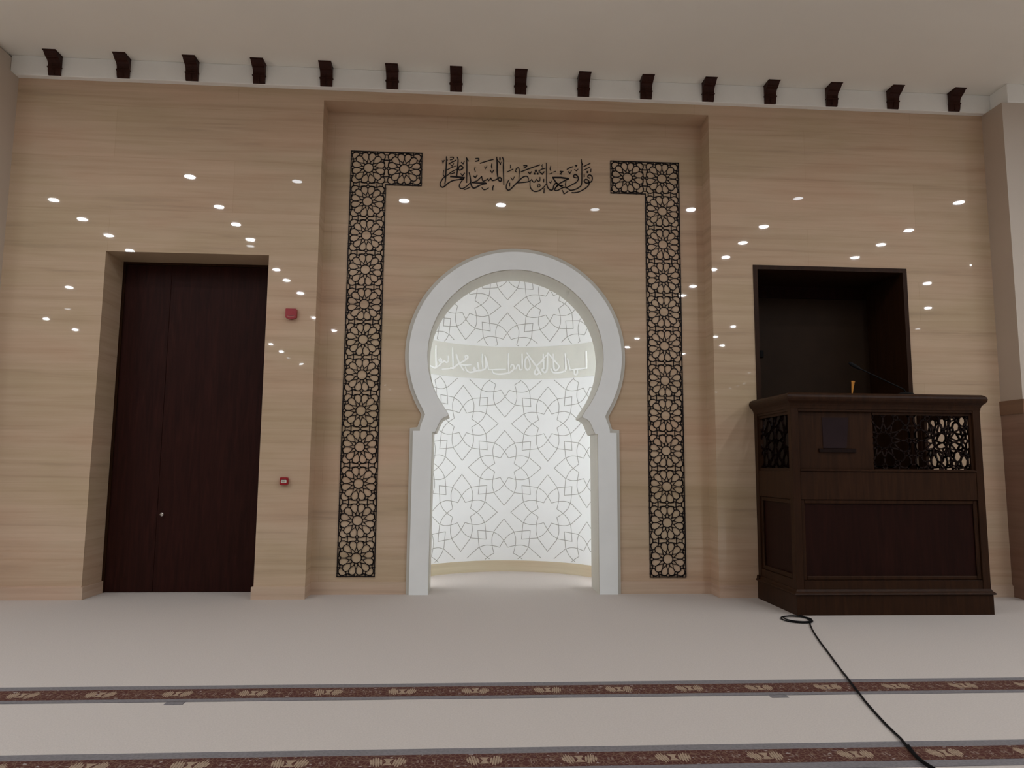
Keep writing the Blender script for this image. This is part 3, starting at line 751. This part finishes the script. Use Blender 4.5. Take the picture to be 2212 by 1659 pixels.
# ------------------------------------------------------------------ carpet border strips
def strip(name_label, y0, ym0, ym1, y1, mxs, mw):
    b = MB(); h = .004
    b.box(HX0+.05, HX1-.05, ym1, ym0, 0.0005, h, 0)
    b.box(HX0+.05, HX1-.05, ym0, y0, 0.0005, h-.001, 1); b.box(HX0+.05, HX1-.05, y1, ym1, 0.0005, h-.001, 1)
    yc = (ym0+ym1)/2; hh = (ym0-ym1)*.36
    for x in mxs:
        # two ribbed leaves either side of a waisted stem
        for sg in (-1, 1):
            for k, (dx, hz) in enumerate(((.17, .62), (.235, .92), (.30, 1.0), (.365, .80), (.43, .48))):
                e = [(x+sg*mw*dx+mw*.029*math.cos(t)+sg*.12*hh*hz*math.sin(t), yc+hh*hz*math.sin(t)) for t in [2*math.pi*i/12 for i in range(12)]]
                b.prism(e, h-.001, h+.0006, 2, 2)
        e = [(x-mw*.13, yc+hh*.62), (x+mw*.13, yc+hh*.62), (x+mw*.05, yc+hh*.1), (x+mw*.05, yc-hh*.1), (x+mw*.13, yc-hh*.62), (x-mw*.13, yc-hh*.62), (x-mw*.05, yc-hh*.1), (x-mw*.05, yc+hh*.1)]
        b.prism(e, h-.001, h+.0007, 2, 2)
        # small paired squares beside each medallion
        for dx in (-.86, -.76, .76, .86):
            b.box(x+mw*dx-mw*.03, x+mw*dx+mw*.03, yc-hh*.22, yc+hh*.22, h-.001, h+.0005, 3)
        for dx in (-1.2, 1.2):
            b.box(x+mw*dx-mw*.012, x+mw*dx+mw*.012, yc-hh*.7, yc+hh*.2, h-.001, h+.0005, 3)
    return b
def spaced(xa, xb, n, lo, hi):
    st = (xb-xa)/n; k0 = math.floor((lo-xa)/st); k1 = math.ceil((hi-xa)/st); return [xa+st*k for k in range(k0, k1+1)]
b = strip('', -3.39, -3.475, -3.685, -3.745, spaced(-2.931, 3.622, 13, -7, 8), .205)
for px, y in ((390, 1512), (1675, 1497)):
    p = onZ(px, y); b.box(p.x-.07, p.x+.05, -3.80, -3.74, .0005, .003, 1)
tag(b.build('carpet_strip', [M['border'], M['carpet_grey'], M['medallion'], M['fleck']], loc=(0, -3.57, 0)), 'maroon patterned carpet strip on the floor nearer the niche wall', 'carpet strip', 'woven border strips across the carpet')
b = strip('', -4.615, -4.70, -4.885, -4.965, spaced(-1.905, 2.662, 9, -7, 8), .205)
tag(b.build('carpet_strip', [M['border'], M['carpet_grey'], M['medallion'], M['fleck']], loc=(0, -4.79, 0)), 'maroon patterned carpet strip along the bottom edge of the view', 'carpet strip', 'woven border strips across the carpet')

# ------------------------------------------------------------------ cable on the carpet
cr = .0075
pts = [onZ(x, y, cr) for x, y in ((1727, 1329), (1733, 1331), (1740, 1334), (1750, 1341), (1750, 1349), (1758, 1366), (1772, 1387), (1790, 1411), (1820, 1452), (1850, 1492), (1880, 1528), (1910, 1561), (1940, 1591), (1965, 1621), (1985, 1642), (2010, 1662), (2040, 1690))]
pp = []
P = pts
for i in range(len(P)-1):
    p0 = P[max(i-1, 0)]; p1 = P[i]; p2 = P[i+1]; p3 = P[min(i+2, len(P)-1)]
    for j in range(5):
        t = j/5; pp.append(.5*((2*p1)+(p2-p0)*t+(2*p0-5*p1+4*p2-p3)*t*t+(3*p1-p0-3*p2+p3)*t**3))
pp.append(P[-1])
LIFT = lambda y: .0055*max(max(0, min(1, (.35-abs(y+3.57))/.12)), max(0, min(1, (-4.5-y)/.1)))
for p in pp: p.z = cr+LIFT(p.y)
cab = thing('cable', 'long black cable with a small coil running from the pulpit over the carpet', 'cable', tuple(Vector((pts[0].x, pts[0].y, 0))))
MB().tube(pp, cr, 8).build('cord', M['black'], cab, True)
c = onZ(1721, 1340)
b = MB()
for k, (rx, ry, ox) in enumerate(((.148, .17, 0), (.135, .145, .012))):
    b.tube([(c.x+ox+rx*math.cos(t), c.y+ry*math.sin(t), cr*(1+.9*k)+.002) for t in [2*math.pi*i/40 for i in range(41)]], cr*.85, 8)
b.build('coil', M['black'], cab, True)
b = MB(); q = [onZ(x, y, cr) for x, y in ((1960, 1614), (1975, 1634), (1990, 1648), (2022, 1668), (2050, 1684))]
b.tube([(p.x, p.y-.012, cr*2.2+LIFT(p.y)) for p in q], cr*.8, 8); b.build('cord', M['black'], cab, True)

# ------------------------------------------------------------------ ceiling downlights (placed from mirror images in the stone, plus unseen ones added for fill)
SPOTS = [(410,381,1),(642,391,0),(116,431,1),(178,473,1),(473,446,1),(510,484,1),(235,508,1),(541,517,1),(281,541,1),(597,582,1),(619,605,1),(649,633,1),(149,620,1),(100,688,1),(163,712,1),(680,686,1),(585,743,1),(608,759,1),(651,786,1),(31,664,0),(146,667,0),(541,531,0),(623,773,0),
 (873,433,1),(1082,442,1),(1285,452,0),(1493,452,1),(722,714,1),(1497,618,1),(1475,638,1),(1376,731,1),(1355,750,1),(1476,764,1),(725,822,0),(832,832,0),(841,842,0),(850,852,0),
 (1724,428,0),(2071,437,1),(1650,489,1),(1963,497,1),(1605,524,1),(1903,528,1),(1568,555,1),(1847,556,1),(1540,582,1),(2005,665,1),(1982,710,0),(1584,705,1),(1545,727,1),(1560,746,1),(1618,805,0),(1608,828,0),(1593,833,0),(1577,838,0),(1547,847,0)]
lamps = []
for x, y, on_ in SPOTS:
    Y = RD if 700 < x < 1530 else 0.0
    p = onY(x, y, Y); dd = ray(x, y); dd.y *= -1
    q = p+dd*((CH-p.z)/dd.z); lamps.append((q.x, q.y, on_))
lamps += [(-7.87, -9.67, 1), (-7.87, -10.75, 1), (9.08, -8.4, 1), (9.08, -9.67, 1), (9.08, -10.75, 1)]  # unseen lamps continuing the rows, added for extra light
lamps += [(x, y, 1) for x in (-11.3, -14.5, 12.2, 15.4) for y in (-2.2, -4.0, -5.8, -7.6, -9.4)]  # unseen side columns added to raise the hall's ambient light
lamps.sort(key=lambda l: -l[1])
rows = []
for l in lamps:
    if rows and abs(rows[-1][0][1]-l[1]) < .45: rows[-1].append(l)
    else: rows.append([l])
def make_lamp(lit):
    t = thing('downlight', '', 'ceiling light', (0, 0, CH), 'recessed downlights of the hall ceiling')
    n = 32; b = MB(); o = [(.108*math.cos(2*math.pi*i/n), .108*math.sin(2*math.pi*i/n)) for i in range(n)]; i_ = [(.086*math.cos(2*math.pi*i/n), .086*math.sin(2*math.pi*i/n)) for i in range(n)]
    vs = [(x, y, CH-.001) for x, y in o]+[(x, y, CH-.010) for x, y in i_]+[(x, y, CH-.001) for x, y in i_]
    b.add(vs, [(k, (k+1) % n, n+(k+1) % n, n+k) for k in range(n)]+[(n+k, n+(k+1) % n, 2*n+(k+1) % n, 2*n+k) for k in range(n)])
    b.build('trim_ring', M['trim_white'], t)
    b = MB(); b.add([(x, y, CH-.006) for x, y in i_], [tuple(range(n-1, -1, -1))]); b.build('lens', M['lamp'] if lit else M['lamp_dim'], t)
    return t
proto = {}
for ri, row in enumerate(rows):
    for ci, (x, y, lit) in enumerate(sorted(row)):
        if lit not in proto: o = proto[lit] = make_lamp(lit)
        else:
            src = proto[lit]; o = src.copy(); COL.objects.link(o)
            for ch in src.children:
                k = ch.copy(); COL.objects.link(k); k.parent = o
        o.location = (x, y, CH)
        o['label'] = '%s round ceiling downlight, row %s out from the stone wall, %s from the left' % ('bright' if lit else 'faint', ri+1, ORD[ci])  # the added unseen fill lamps carry this label too
